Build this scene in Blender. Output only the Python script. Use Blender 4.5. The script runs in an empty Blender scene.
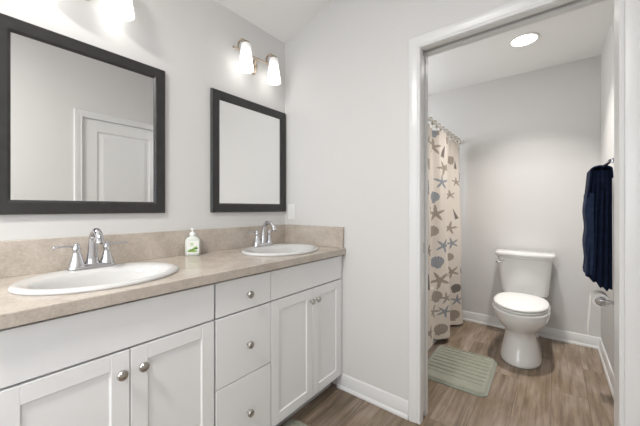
import bpy, bmesh, math, random
import numpy as np
from mathutils import Vector, Matrix
PI = math.pi
random.seed(4)
SC = bpy.context.scene
COL = SC.collection

# ---------------------------------------------------------------- camera
HEAD = math.atan(234 / 294)
cam = bpy.data.cameras.new('camera')
cam.sensor_width = 36
cam.lens = 294 / 640 * 36
cam.shift_y = -4.5 / 640
cam.clip_start = 0.02
co = bpy.data.objects.new('camera', cam)
COL.objects.link(co)
co.location = (1.616, 0, 1.175)
co.rotation_euler = (PI / 2, 0, HEAD)
SC.camera = co

# ---------------------------------------------------------------- world, lights, exposure
w = bpy.data.worlds.new('sky')
SC.world = w
w.use_nodes = True
w.node_tree.nodes['Background'].inputs[0].default_value = (0.80, 0.90, 1.0, 1)
w.node_tree.nodes['Background'].inputs[1].default_value = 1.2
SC.view_settings.view_transform = 'Standard'
SC.view_settings.look = 'None'
SC.view_settings.gamma = 1
SC.view_settings.use_curve_mapping = False
SC.view_settings.exposure = 0.88


def light(name, kind, loc, energy, col=(1, 1, 1), rot=(0, 0, 0), **kw):
    l = bpy.data.lights.new(name, kind)
    l.energy = energy
    l.color = col
    for k, v in kw.items():
        setattr(l, k, v)
    o = bpy.data.objects.new(name, l)
    COL.objects.link(o)
    o.location = loc
    o.rotation_euler = rot
    return o


# fill light added as daylight, through an unseen window invented in the rear wall
light('added_rear_fill', 'AREA', (1.0, -2.36, 1.55), 10.5, (0.90, 0.95, 1.0), (PI / 2, 0, 0),
      shape='RECTANGLE', size=1.35, size_y=1.25)
# fill added for the cabinet fronts, through an invented right-wall window behind the camera
light('added_side_fill', 'AREA', (2.06, -1.05, 1.50), 3.3, (0.93, 0.965, 1.0), (0, PI / 2, 0),
      shape='RECTANGLE', size=1.30, size_y=1.20)
# fill added to brighten the toilet room ceiling, at an invented tub window
light('added_tub_fill', 'AREA', (-.16, 2.55, 1.98), 5.8, (1.0, 0.985, 0.96), (0, -PI / 2, 0),
      shape='RECTANGLE', size=.62, size_y=.95)
# ceiling lamp added out of view behind the camera, for more even brightness
light('added_ceiling_lamp', 'AREA', (0.95, -.75, 2.628), 23.0, (1.0, 0.965, 0.92), (0, 0.0, 0), shape='DISK', size=0.36)
# recessed downlight over the toilet
light('recessed_lamp', 'AREA', (1.437, 2.723, 2.444), 5.2, (1.0, 0.965, 0.93), (0, 0, 0), shape='DISK', size=0.15, spread=math.radians(98))
SHADE_GLOW = 1.5


# ---------------------------------------------------------------- materials
def mat(name, col, rough=0.5, metal=0.0, noise=None, bump=None, emit=None, strength=0, coat=0, spec=None, trans=0):
    m = bpy.data.materials.new(name)
    m.use_nodes = True
    nt = m.node_tree
    b = nt.nodes['Principled BSDF']
    b.inputs['Base Color'].default_value = (*col, 1)
    b.inputs['Roughness'].default_value = rough
    b.inputs['Metallic'].default_value = metal
    b.inputs['Coat Weight'].default_value = coat
    if spec is not None:
        b.inputs['Specular IOR Level'].default_value = spec
    if trans:
        b.inputs['Transmission Weight'].default_value = trans
    if emit:
        b.inputs['Emission Color'].default_value = (*emit, 1)
        b.inputs['Emission Strength'].default_value = strength
    tc = nt.nodes.new('ShaderNodeTexCoord')
    if noise:
        sc, c2, lo, hi = noise
        n = nt.nodes.new('ShaderNodeTexNoise')
        n.inputs['Scale'].default_value = sc
        n.inputs['Detail'].default_value = 5
        r = nt.nodes.new('ShaderNodeValToRGB')
        r.color_ramp.elements[0].position = lo
        r.color_ramp.elements[0].color = (*c2, 1)
        r.color_ramp.elements[1].position = hi
        r.color_ramp.elements[1].color = (*col, 1)
        nt.links.new(tc.outputs['Object'], n.inputs['Vector'])
        nt.links.new(n.outputs['Fac'], r.inputs[0])
        nt.links.new(r.outputs[0], b.inputs['Base Color'])
    if bump:
        sc, st, dist = bump
        n = nt.nodes.new('ShaderNodeTexNoise')
        n.inputs['Scale'].default_value = sc
        n.inputs['Detail'].default_value = 3
        bp = nt.nodes.new('ShaderNodeBump')
        bp.inputs['Strength'].default_value = st
        bp.inputs['Distance'].default_value = dist
        nt.links.new(tc.outputs['Object'], n.inputs['Vector'])
        nt.links.new(n.outputs['Fac'], bp.inputs['Height'])
        nt.links.new(bp.outputs[0], b.inputs['Normal'])
    return m


def lin(r, g, b):
    f = lambda v: (v / 255 / 12.92) if v / 255 <= .04045 else ((v / 255 + .055) / 1.055) ** 2.4
    return (f(r), f(g), f(b))


M = {}
M['wall'] = mat('wall_paint', (0.69, 0.680, 0.668), 0.55, noise=(3, (0.68, 0.670, 0.658), .3, .7), bump=(180, .08, .002))
M['ceiling'] = mat('ceiling_paint', (0.90, 0.895, 0.885), 0.9, bump=(150, .1, .002))
M['trim'] = mat('trim_paint', (0.75, 0.75, 0.745), 0.28, bump=(30, .03, .002))
M['cab'] = mat('cabinet_paint', (0.85, 0.852, 0.855), 0.38, bump=(60, .03, .001))
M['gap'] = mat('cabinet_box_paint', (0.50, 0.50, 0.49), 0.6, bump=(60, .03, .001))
M['frame'] = mat('charcoal_frame', (0.032, 0.031, 0.031), 0.38, noise=(25, (0.024, 0.023, 0.023), .35, .65))
M['chrome'] = mat('chrome', (0.64, 0.64, 0.66), 0.08, 1.0, bump=(5, .02, .001))
M['nickel'] = mat('brushed_nickel', (0.50, 0.48, 0.45), 0.28, 1.0, bump=(200, .05, .001))
M['bronze'] = mat('warm_nickel', (0.46, 0.38, 0.30), 0.30, 1.0, bump=(200, .05, .001))
M['porcelain'] = mat('porcelain', (0.76, 0.755, 0.745), 0.08, coat=.4, bump=(4, .01, .001))
M['sink'] = mat('sink_porcelain', (0.64, 0.635, 0.625), 0.10, coat=.3, bump=(4, .01, .001))
M['dark'] = mat('dark_gap', (0.03, 0.03, 0.03), 0.8, bump=(50, .05, .001))
M['plastic'] = mat('white_plastic', (0.82, 0.82, 0.80), 0.3, bump=(80, .02, .001))
M['paper'] = mat('tissue_paper', (0.86, 0.85, 0.83), 0.95, bump=(300, .2, .001))
M['rings'] = mat('ring_metal', (0.42, 0.36, 0.28), 0.35, 1.0, bump=(80, .05, .001))
M['tub'] = mat('tub_acrylic', (0.80, 0.80, 0.79), 0.15, bump=(4, .01, .001))
M['green'] = mat('label_green', (0.22, 0.42, 0.08), 0.4, noise=(60, (0.40, 0.58, 0.20), .35, .65))
M['darkgreen'] = mat('label_dark_green', (0.03, 0.09, 0.03), 0.4, noise=(60, (0.05, 0.15, 0.04), .35, .65))
M['diffuser'] = mat('lamp_diffuser', (0.9, 0.9, 0.9), 0.4, emit=(1, 0.97, 0.93), strength=5, bump=(4, .01, .001))

# countertop laminate: fine mottled beige stone
def stone():
    m = mat('beige_laminate', (0.5, 0.42, 0.35), 0.20)
    nt = m.node_tree
    b = nt.nodes['Principled BSDF']
    tc = [n for n in nt.nodes if n.type == 'TEX_COORD'][0]
    a = nt.nodes.new('ShaderNodeTexNoise'); a.inputs['Scale'].default_value = 9; a.inputs['Detail'].default_value = 8; a.inputs['Roughness'].default_value = .7
    c = nt.nodes.new('ShaderNodeTexNoise'); c.inputs['Scale'].default_value = 130; c.inputs['Detail'].default_value = 3
    mx = nt.nodes.new('ShaderNodeMath'); mx.operation = 'MULTIPLY_ADD'; mx.inputs[1].default_value = .35
    ml = nt.nodes.new('ShaderNodeMath'); ml.operation = 'MULTIPLY'; ml.inputs[1].default_value = .65
    r = nt.nodes.new('ShaderNodeValToRGB')
    r.color_ramp.elements[0].position = .36; r.color_ramp.elements[0].color = (0.420, 0.362, 0.306, 1)
    r.color_ramp.elements[1].position = .64; r.color_ramp.elements[1].color = (0.600, 0.538, 0.473, 1)
    for n in (a, c): nt.links.new(tc.outputs['Object'], n.inputs['Vector'])
    nt.links.new(a.outputs['Fac'], ml.inputs[0])
    nt.links.new(c.outputs['Fac'], mx.inputs[0])
    nt.links.new(ml.outputs[0], mx.inputs[2])
    nt.links.new(mx.outputs[0], r.inputs[0])
    nt.links.new(r.outputs[0], b.inputs['Base Color'])
    return m
M['stone'] = stone()


def planks():
    m = mat('oak_vinyl_planks', (0.25, 0.18, 0.13), 0.42)
    nt = m.node_tree
    L = nt.links.new
    b = nt.nodes['Principled BSDF']
    tc = [n for n in nt.nodes if n.type == 'TEX_COORD'][0]
    mp = nt.nodes.new('ShaderNodeMapping'); mp.inputs['Rotation'].default_value = (0, 0, PI / 2)
    L(tc.outputs['Object'], mp.inputs[0])
    br = nt.nodes.new('ShaderNodeTexBrick')
    br.offset = .37
    br.inputs['Scale'].default_value = 1
    br.inputs['Brick Width'].default_value = 1.22
    br.inputs['Row Height'].default_value = .178
    br.inputs['Mortar Size'].default_value = .0013
    br.inputs['Mortar Smooth'].default_value = .3
    br.inputs['Color1'].default_value = (0, 0, 0, 1)
    br.inputs['Color2'].default_value = (1, 1, 1, 1)
    br.inputs['Mortar'].default_value = (0.5, 0.5, 0.5, 1)
    L(mp.outputs[0], br.inputs[0])
    # offset grain per plank
    add = nt.nodes.new('ShaderNodeVectorMath'); add.operation = 'MULTIPLY_ADD'
    add.inputs[1].default_value = (7, 3, 5)
    L(br.outputs['Color'], add.inputs[0]); L(tc.outputs['Object'], add.inputs[2])
    m2 = nt.nodes.new('ShaderNodeMapping'); m2.inputs['Scale'].default_value = (26, 1.7, 1)
    L(add.outputs[0], m2.inputs[0])
    n1 = nt.nodes.new('ShaderNodeTexNoise'); n1.inputs['Scale'].default_value = 1.6; n1.inputs['Detail'].default_value = 9; n1.inputs['Roughness'].default_value = .68; n1.inputs['Distortion'].default_value = .45
    L(m2.outputs[0], n1.inputs['Vector'])
    m3 = nt.nodes.new('ShaderNodeMapping'); m3.inputs['Scale'].default_value = (6, 2.0, 1)
    L(add.outputs[0], m3.inputs[0])
    n2 = nt.nodes.new('ShaderNodeTexNoise'); n2.inputs['Scale'].default_value = 1.5; n2.inputs['Detail'].default_value = 4; n2.inputs['Distortion'].default_value = .6
    L(m3.outputs[0], n2.inputs['Vector'])
    r = nt.nodes.new('ShaderNodeValToRGB')
    e = r.color_ramp.elements
    e[0].position = .30; e[0].color = (0.130, 0.096, 0.070, 1)
    e[1].position = .72; e[1].color = (0.365, 0.300, 0.240, 1)
    x = e.new(.50); x.color = (0.258, 0.198, 0.152, 1)
    L(n1.outputs['Fac'], r.inputs[0])
    r2 = nt.nodes.new('ShaderNodeValToRGB')
    r2.color_ramp.elements[0].position = .35; r2.color_ramp.elements[0].color = (0.76, 0.72, 0.60, 1)
    r2.color_ramp.elements[1].position = .66; r2.color_ramp.elements[1].color = (1.10, 1.10, 1.12, 1)
    L(n2.outputs['Fac'], r2.inputs[0])
    mu = nt.nodes.new('ShaderNodeMix'); mu.data_type = 'RGBA'; mu.blend_type = 'MULTIPLY'; mu.inputs[0].default_value = 1
    L(r.outputs[0], mu.inputs[6]); L(r2.outputs[0], mu.inputs[7])
    # scattered knots
    kn = nt.nodes.new('ShaderNodeTexNoise'); kn.inputs['Scale'].default_value = 3.2; kn.inputs['Detail'].default_value = 6; kn.inputs['Roughness'].default_value = .75; kn.inputs['Distortion'].default_value = 1.6
    mk = nt.nodes.new('ShaderNodeMapping'); mk.inputs['Scale'].default_value = (2.2, 1.1, 1)
    L(add.outputs[0], mk.inputs[0]); L(mk.outputs[0], kn.inputs['Vector'])
    rk = nt.nodes.new('ShaderNodeValToRGB')
    rk.color_ramp.elements[0].position = .64; rk.color_ramp.elements[0].color = (1, 1, 1, 1)
    rk.color_ramp.elements[1].position = .76; rk.color_ramp.elements[1].color = (.55, .48, .42, 1)
    L(kn.outputs['Fac'], rk.inputs[0])
    mu2 = nt.nodes.new('ShaderNodeMix'); mu2.data_type = 'RGBA'; mu2.blend_type = 'MULTIPLY'; mu2.inputs[0].default_value = 1
    L(mu.outputs[2], mu2.inputs[6]); L(rk.outputs[0], mu2.inputs[7])
    # per-plank tone
    r3 = nt.nodes.new('ShaderNodeMapRange'); r3.inputs[3].default_value = .82; r3.inputs[4].default_value = 1.14
    L(br.outputs['Color'], r3.inputs[0])
    mv = nt.nodes.new('ShaderNodeVectorMath'); mv.operation = 'SCALE'
    L(mu2.outputs[2], mv.inputs[0]); L(r3.outputs[0], mv.inputs[3])
    fin = nt.nodes.new('ShaderNodeMix'); fin.data_type = 'RGBA'
    fin.inputs[7].default_value = (0.06, 0.042, 0.03, 1)
    mf = nt.nodes.new('ShaderNodeMath'); mf.operation = 'MULTIPLY'; mf.inputs[1].default_value = .7
    L(br.outputs['Fac'], mf.inputs[0]); L(mf.outputs[0], fin.inputs[0])
    L(mv.outputs[0], fin.inputs[6])
    L(fin.outputs[2], b.inputs['Base Color'])
    bp = nt.nodes.new('ShaderNodeBump'); bp.inputs['Strength'].default_value = .15; bp.inputs['Distance'].default_value = .002
    L(n1.outputs['Fac'], bp.inputs['Height']); L(bp.outputs[0], b.inputs['Normal'])
    return m
M['floor'] = planks()


def fabric(name, c1, c2, scale=60, rough=.95, bump=.5, sheen=.3):
    m = mat(name, c1, rough, noise=(scale, c2, .3, .7), bump=(scale * 8, bump, .003), spec=.15)
    m.node_tree.nodes['Principled BSDF'].inputs['Sheen Weight'].default_value = sheen
    return m
M['mat'] = fabric('sage_plush', (0.325, 0.325, 0.262), (0.275, 0.278, 0.220), 25)
M['mat_edge'] = fabric('sage_binding', (0.29, 0.315, 0.265), (0.24, 0.265, 0.22), 25)
M['towel'] = fabric('navy_terry', (0.009, 0.016, 0.042), (0.005, 0.009, 0.026), 30, sheen=0)
M['towel2'] = fabric('navy_terry_lighter', (0.023, 0.038, 0.078), (0.015, 0.026, 0.056), 30, sheen=0)

mm = mat('mirror_silver', (0.93, 0.935, 0.93), 0.0, 1.0)
M['mirror'] = mm

def shade_mat():
    m = mat('frosted_shade_glass', (0.80, 0.80, 0.79), 0.35, emit=(1, 0.975, 0.94), strength=SHADE_GLOW)
    nt = m.node_tree
    tc = [n for n in nt.nodes if n.type == 'TEX_COORD'][0]
    sp = nt.nodes.new('ShaderNodeSeparateXYZ')
    nt.links.new(tc.outputs['Object'], sp.inputs[0])
    r = nt.nodes.new('ShaderNodeMapRange')
    r.inputs[1].default_value = -0.02; r.inputs[2].default_value = -0.14
    r.inputs[3].default_value = .12; r.inputs[4].default_value = SHADE_GLOW
    nt.links.new(sp.outputs['Z'], r.inputs[0])
    nt.links.new(r.outputs[0], nt.nodes['Principled BSDF'].inputs['Emission Strength'])
    return m
M['shade'] = shade_mat()

def clear_mat(name, col, amt):
    m = bpy.data.materials.new(name)
    m.use_nodes = True
    nt = m.node_tree
    b = nt.nodes['Principled BSDF']
    b.inputs['Roughness'].default_value = .05
    b.inputs['Base Color'].default_value = (*col, 1)
    t = nt.nodes.new('ShaderNodeBsdfTransparent')
    x = nt.nodes.new('ShaderNodeMixShader'); x.inputs[0].default_value = amt
    out = [n for n in nt.nodes if n.type == 'OUTPUT_MATERIAL'][0]
    nt.links.new(t.outputs[0], x.inputs[1]); nt.links.new(b.outputs[0], x.inputs[2])
    nt.links.new(x.outputs[0], out.inputs[0])
    return m
M['pane'] = clear_mat('added_window_glass', (0.9, 0.95, 1), .08)
M['bottle'] = clear_mat('clear_bottle', (0.86, 0.90, 0.84), .72)

def curtain_mat():
    m = mat('printed_curtain', (0.7, 0.62, 0.55), 0.85, bump=(400, .2, .001), spec=.2)
    nt = m.node_tree
    a = nt.nodes.new('ShaderNodeAttribute'); a.attribute_name = 'print'
    nt.links.new(a.outputs['Color'], nt.nodes['Principled BSDF'].inputs['Base Color'])
    return m
M['curtain'] = curtain_mat()


# ---------------------------------------------------------------- mesh helpers
class MB:
    """collects shapes into one bmesh"""
    def __init__(s):
        s.bm = bmesh.new()

    def box(s, x0, x1, y0, y1, z0, z1, bev=0.0, seg=2):
        b = bmesh.new()
        bmesh.ops.create_cube(b, size=1)
        for v in b.verts:
            v.co = Vector(((x0 + x1) / 2 + v.co.x * (x1 - x0), (y0 + y1) / 2 + v.co.y * (y1 - y0), (z0 + z1) / 2 + v.co.z * (z1 - z0)))
        if bev:
            bmesh.ops.bevel(b, geom=list(b.edges), offset=bev, segments=seg, profile=.5, affect='EDGES')
        s.merge(b)
        return s

    def merge(s, b, mtx=None):
        if mtx is not None:
            bmesh.ops.transform(b, matrix=mtx, verts=b.verts)
        me = bpy.data.meshes.new('tmp')
        b.to_mesh(me)
        b.free()
        s.bm.from_mesh(me)
        bpy.data.meshes.remove(me)

    def lathe(s, prof, n=28, mtx=None):
        """prof: (r,z) list, revolved about z"""
        b = bmesh.new()
        rows = []
        for r, z in prof:
            if r < 1e-5:
                rows.append([b.verts.new((0, 0, z))])
            else:
                rows.append([b.verts.new((r * math.cos(i * 2 * PI / n), r * math.sin(i * 2 * PI / n), z)) for i in range(n)])
        for a, c in zip(rows, rows[1:]):
            for i in range(n):
                j = (i + 1) % n
                if len(a) == 1 and len(c) == 1: continue
                if len(a) == 1: b.faces.new((a[0], c[j], c[i]))
                elif len(c) == 1: b.faces.new((a[i], a[j], c[0]))
                else: b.faces.new((a[i], a[j], c[j], c[i]))
        bmesh.ops.recalc_face_normals(b, faces=b.faces)
        s.merge(b, mtx)
        return s

    def tube(s, pts, rad, n=12, cap=True, flat=None):
        """pts list of 3-vectors, rad number or list; flat=(a,b) scales section along side / up"""
        pts = [Vector(p) for p in pts]
        rs = rad if isinstance(rad, (list, tuple)) else [rad] * len(pts)
        b = bmesh.new()
        rows = []
        up = None
        for i, p in enumerate(pts):
            t = (pts[min(i + 1, len(pts) - 1)] - pts[max(i - 1, 0)]).normalized()
            if up is None:
                up = Vector((0, 0, 1)) if abs(t.z) < .9 else Vector((1, 0, 0))
            side = t.cross(up).normalized()
            up = side.cross(t).normalized()
            fa, fb = flat if flat else (1, 1)
            rows.append([b.verts.new(p + side * math.cos(k * 2 * PI / n) * rs[i] * fa + up * math.sin(k * 2 * PI / n) * rs[i] * fb) for k in range(n)])
        for a, c in zip(rows, rows[1:]):
            for i in range(n):
                j = (i + 1) % n
                b.faces.new((a[i], a[j], c[j], c[i]))
        if cap:
            b.faces.new(rows[0]); b.faces.new(rows[-1])
        bmesh.ops.recalc_face_normals(b, faces=b.faces)
        s.merge(b)
        return s

    def loft(s, rings, cap0=True, cap1=True):
        b = bmesh.new()
        rows = [[b.verts.new(p) for p in r] for r in rings]
        n = len(rings[0])
        for a, c in zip(rows, rows[1:]):
            for i in range(n):
                j = (i + 1) % n
                b.faces.new((a[i], a[j], c[j], c[i]))
        if cap0: b.faces.new(rows[0])
        if cap1: b.faces.new(rows[-1])
        bmesh.ops.recalc_face_normals(b, faces=b.faces)
        s.merge(b)
        return s

    def prism(s, poly, axis, a0, a1):
        """poly of 2-D points extruded on an axis: 'y' -> (x,z), 'x' -> (y,z), 'z' -> (x,y)"""
        def P(p, a):
            return {'y': (p[0], a, p[1]), 'x': (a, p[0], p[1]), 'z': (p[0], p[1], a)}[axis]
        return s.loft([[P(p, a0) for p in poly], [P(p, a1) for p in poly]])

    def build(s, name, material, parent=None, loc=None, smooth=21):
        me = bpy.data.meshes.new(name)
        if loc is not None:
            bmesh.ops.translate(s.bm, verts=s.bm.verts, vec=-Vector(loc))
        s.bm.to_mesh(me)
        s.bm.free()
        ms = material if isinstance(material, list) else [material]
        for m in ms:
            me.materials.append(M[m] if isinstance(m, str) else m)
        if smooth:
            for p in me.polygons: p.use_smooth = True
            me.set_sharp_from_angle(angle=math.radians(smooth))
        o = bpy.data.objects.new(name, me)
        COL.objects.link(o)
        if parent is not None:
            o.parent = parent
        if loc is not None:
            o.location = loc
        return o


def tag(o, label=None, cat=None, group=None, kind=None):
    if label: o['label'] = label
    if cat: o['category'] = cat
    if group: o['group'] = group
    if kind: o['kind'] = kind
    return o


def thing(name, label, cat, loc=(0, 0, 0), group=None, rz=0):
    o = bpy.data.objects.new(name, None)
    o.empty_display_size = .05
    COL.objects.link(o)
    o.location = loc
    o.rotation_euler = (0, 0, rz)
    return tag(o, label, cat, group)


def copy_tree(o, parent=None):
    c = o.copy()
    COL.objects.link(c)
    if parent is not None:
        c.parent = parent
    for ch in list(o.children):
        copy_tree(ch, c)
    return c


def struct(o):
    o['kind'] = 'structure'
    return o


def rounded(x0, x1, y0, y1, r, n=8):
    out = []
    for cx, cy, a in ((x1 - r, y1 - r, 0), (x0 + r, y1 - r, 90), (x0 + r, y0 + r, 180), (x1 - r, y0 + r, 270)):
        for i in range(n + 1):
            t = math.radians(a + 90 * i / n)
            out.append((cx + r * math.cos(t), cy + r * math.sin(t)))
    return out


# ================================================================= the setting
D = 1.60          # bathroom side of the door wall
T = .105          # its thickness
W = 1.922         # right wall
FAR = 3.384       # far wall of the toilet room
ZC = 2.46         # toilet room ceiling
SL = .30          # slope of the bathroom ceiling
OX0, OX1, OZ = 1.047, 1.811, 2.05     # door opening

struct(MB().box(-.12, 2.05, -2.4, 3.5, -.1, 0).build('floor', 'floor', smooth=0))
struct(MB().box(-.12, 0, -2.4, D, 0, 2.44).build('wall_left', 'wall', smooth=0))
m = MB()
top = lambda x: 2.44 + SL * x
m.prism([(-.12, 0), (OX0 - .019, 0), (OX0 - .019, top(OX0)), (-.12, top(-.12))], 'y', D, D + T)
m.prism([(OX1 + .019, 0), (W, 0), (W, top(W)), (OX1 + .019, top(OX1))], 'y', D, D + T)
m.prism([(OX0 - .019, OZ + .019), (OX1 + .019, OZ + .019), (OX1 + .019, top(OX1)), (OX0 - .019, top(OX0))], 'y', D, D + T)
struct(m.build('wall_back', 'wall', smooth=0))
# right wall with a closet door opening
CY0, CY1 = .782, 1.50
m = MB()
m.box(W, W + .12, -2.4, -1.65, 0, 3.06).box(W, W + .12, -.45, CY0 - .02, 0, 3.06)
m.box(W, W + .12, -1.65, -.45, 0, .85).box(W, W + .12, -1.65, -.45, 2.15, 3.06)
m.box(W, W + .12, CY1 + .02, FAR, 0, 3.06)
m.box(W, W + .12, CY0 - .02, CY1 + .02, 2.07, 3.06)
struct(m.build('wall_right', 'wall', smooth=0))
# rear wall with an opening for the added, unseen window
m = MB()
WX0, WX1, WZ0, WZ1 = .30, 1.70, .90, 2.20
m.prism([(0, 0), (WX0, 0), (WX0, top(WX0)), (0, top(0))], 'y', -2.32, -2.2)
m.prism([(WX1, 0), (W, 0), (W, top(W)), (WX1, top(WX1))], 'y', -2.32, -2.2)
m.prism([(WX0, WZ1), (WX1, WZ1), (WX1, top(WX1)), (WX0, top(WX0))], 'y', -2.32, -2.2)
m.box(WX0, WX1, -2.32, -2.2, 0, WZ0)
struct(m.build('wall_rear', 'wall', smooth=0))
win = struct(MB().box(WX0, WX1, -2.30, -2.22, WZ0, WZ0 + .05).box(WX0, WX1, -2.30, -2.22, WZ1 - .05, WZ1)
             .box(WX0, WX0 + .05, -2.30, -2.22, WZ0 + .05, WZ1 - .05).box(WX1 - .05, WX1, -2.30, -2.22, WZ0 + .05, WZ1 - .05)
             .box(WX0 + .05, WX1 - .05, -2.28, -2.24, 1.53, 1.57).build('added_window_1', 'trim', smooth=0))  # added window, never in view, around the rear fill light
MB().box(WX0 + .05, WX1 - .05, -2.262, -2.258, WZ0 + .05, WZ1 - .05).build('glass_pane', 'pane', win, smooth=0)
win = struct(MB().box(W + .03, W + .09, -1.65, -.45, .85, .90).box(W + .03, W + .09, -1.65, -.45, 2.10, 2.15)
             .box(W + .03, W + .09, -1.65, -1.60, .90, 2.10).box(W + .03, W + .09, -.50, -.45, .90, 2.10)
             .box(W + .04, W + .08, -1.60, -.50, 1.48, 1.52).build('added_window_2', 'trim', smooth=0))  # added window out of view, lets the side fill reach the cabinets
MB().box(W + .058, W + .062, -1.60, -.50, .90, 2.10).build('glass_pane', 'pane', win, smooth=0)
# ceilings
struct(MB().prism([(-.12, top(-.12)), (W + .12, top(W + .12)), (W + .12, top(W + .12) + .1), (-.12, top(-.12) + .1)], 'y', -2.4, D + T).build('ceiling', 'ceiling', smooth=0))
struct(MB().box(-.12, W, D + T, FAR, ZC, ZC + .1).build('ceiling', 'ceiling', smooth=0))
struct(MB().box(-.12, W + .12, FAR, FAR + .12, 0, ZC + .1).build('wall_far', 'wall', smooth=0))
struct(MB().box(-.12, 0, D + T, 2.05, 0, ZC).box(-.12, 0, 3.05, FAR, 0, ZC).box(-.12, 0, 2.05, 3.05, 0, 1.65).box(-.12, 0, 2.05, 3.05, 2.31, ZC).build('wall_side', 'wall', smooth=0))
win = struct(MB().box(-.09, -.04, 2.05, 3.05, 1.65, 1.68).box(-.09, -.04, 2.05, 3.05, 2.28, 2.31).box(-.09, -.04, 2.05, 2.08, 1.68, 2.28).box(-.09, -.04, 3.02, 3.05, 1.68, 2.28).build('added_window_3', 'trim', smooth=0))  # added window, hidden from the camera, for the toilet room fill
MB().box(-.068, -.062, 2.08, 3.02, 1.68, 2.28).build('glass_pane', 'pane', win, smooth=0)

# baseboards: profile (distance from wall, height)
BB = [(0, 0), (.021, 0), (.021, .010), (.016, .020), (.0125, .022), (.0125, .070), (.009, .080), (.008, .088), (.004, .094), (0, .095)]
def base_x(name, y, sgn, x0, x1):
    return struct(MB().prism([(y + sgn * d, z) for d, z in BB], 'x', x0, x1).build(name, 'trim', smooth=20))
def base_y(name, x, sgn, y0, y1):
    return struct(MB().prism([(x + sgn * d, z) for d, z in BB], 'y', y0, y1).build(name, 'trim', smooth=20))
base_x('baseboard_back', D, -1, .50, OX0 - .066)
base_x('baseboard_far', FAR, -1, 0, W)
base_y('baseboard_right', W, -1, D + T, FAR - .0)
base_y('baseboard_right', W, -1, -2.2, CY0 - .08)
base_y('baseboard_left', 0, 1, -2.2, .03)

# door casing, moulded profile: (distance across from opening, thickness)
CP = [(0, 0), (0, .010), (.004, .013), (.012, .013), (.015, .0105), (.018, .0125), (.036, .016), (.050, .018), (.060, .018), (.065, .013), (.065, 0)]
def casing_leg(m, x, sgn, y, ysgn, z1):
    # mitred at 45 degrees on top
    r0 = [(x + sgn * a, y + ysgn * t, 0) for a, t in CP]
    r1 = [(x + sgn * a, y + ysgn * t, z1 + a) for a, t in CP]
    m.loft([r0, r1])
def casing_head(m, x0, x1, y, ysgn, z1):
    r0 = [(x0 - a, y + ysgn * t, z1 + a) for a, t in CP]
    r1 = [(x1 + a, y + ysgn * t, z1 + a) for a, t in CP]
    m.loft([r0, r1])
m = MB()
casing_leg(m, OX0, -1, D, -1, OZ); casing_leg(m, OX1, 1, D, -1, OZ); casing_head(m, OX0, OX1, D, -1, OZ)
struct(m.build('trim_1', 'trim', smooth=20))
m = MB()
casing_leg(m, OX0, -1, D + T, 1, OZ); casing_leg(m, OX1, 1, D + T, 1, OZ); casing_head(m, OX0, OX1, D + T, 1, OZ)
struct(m.build('trim_2', 'trim', smooth=20))
# jambs: the left one and the head are split around the pocket door
S0, S1 = D + .032, D + .072
m = MB()
m.box(OX0 - .018, OX0 + .002, D + .0, S0, 0, OZ + .0, .0015)
m.box(OX0 - .018, OX0 + .002, S1, D + T, 0, OZ + .0, .0015)
m.box(OX1 - .0, OX1 + .018, D, D + T, 0, OZ, .0015)
m.box(OX0 - .018, OX1 + .018, D, S0, OZ - .002, OZ + .018, .0015)
m.box(OX0 - .018, OX1 + .018, S1, D + T, OZ - .002, OZ + .018, .0015)
struct(m.build('trim_3', 'trim', smooth=20))
tr = MB().box(OX0 - .018, OX1, S0 + .001, S1 - .001, OZ + .010, OZ + .0185).build('trim_4', 'gap', smooth=0)
struct(tr)
# pocket door slab standing in its pocket, edge just inside the split jamb
pd = struct(MB().box(.36, OX0 - .002, S0 + .006, S1 - .006, .035, OZ - .02, .002).build('door_2', 'trim', smooth=20))
# (the wall is solid around it, so only the edge shows)
MB().box(OX0 - .004, OX0 - .0005, S0 + .013, S1 - .013, .925, .985, .001).build('edge_pull', 'nickel', pd)

# closet door on the right wall (seen in the mirror)
m = MB()
def leg_y(m, y, sgn, x, z1):
    m.loft([[(x - t, y + sgn * a, 0) for a, t in CP], [(x - t, y + sgn * a, z1 + a) for a, t in CP]])
leg_y(m, CY0, -1, W, 2.05); leg_y(m, CY1, 1, W, 2.05)
m.loft([[(W - t, CY0 - a, 2.05 + a) for a, t in CP], [(W - t, CY1 + a, 2.05 + a) for a, t in CP]])
struct(m.build('trim_5', 'trim', smooth=20))
struct(MB().box(W, W + .12, CY0 - .018, CY0, 0, 2.05).box(W, W + .12, CY1, CY1 + .018, 0, 2.05).box(W, W + .12, CY0 - .018, CY1 + .018, 2.05, 2.068).build('trim_6', 'trim', smooth=0))
m = MB()
dx0, dx1 = W + .012, W + .047
sty = .118
m.box(dx0, dx1, CY0 + .003, CY0 + sty, .01, 2.045).box(dx0, dx1, CY1 - sty, CY1 - .003, .01, 2.045)
for z0, z1 in ((.01, .22), (.98, 1.12), (1.935, 2.045)):
    m.box(dx0, dx1, CY0 + sty, CY1 - sty, z0, z1)
door = struct(m.build('door_1', 'trim', smooth=0))
m = MB()
for z0, z1 in ((.22, .98), (1.12, 1.935)):
    y0, y1 = CY0 + sty, CY1 - sty
    r = []
    for off, dep in ((0, .0), (.006, .008), (.016, .010), (.022, .010), (.05, .004), (.055, .003)):
        r.append([(dx0 + dep, y0 + off, z0 + off), (dx0 + dep, y1 - off, z0 + off), (dx0 + dep, y1 - off, z1 - off), (dx0 + dep, y0 + off, z1 - off)])
    m.loft(r, cap0=False)
m.build('door_panel', 'trim', door, smooth=0)
m = MB()
m.lathe([(0, .0), (.026, 0), (.026, .006), (.011, .010), (.010, .028), (.020, .036), (.026, .048), (.022, .060), (0, .064)],
        mtx=Matrix.Translation((dx0 + .001, CY0 + .06, .95)) @ Matrix.Rotation(-PI / 2, 4, 'Y'))
m.build('door_knob', 'nickel', door)

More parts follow.
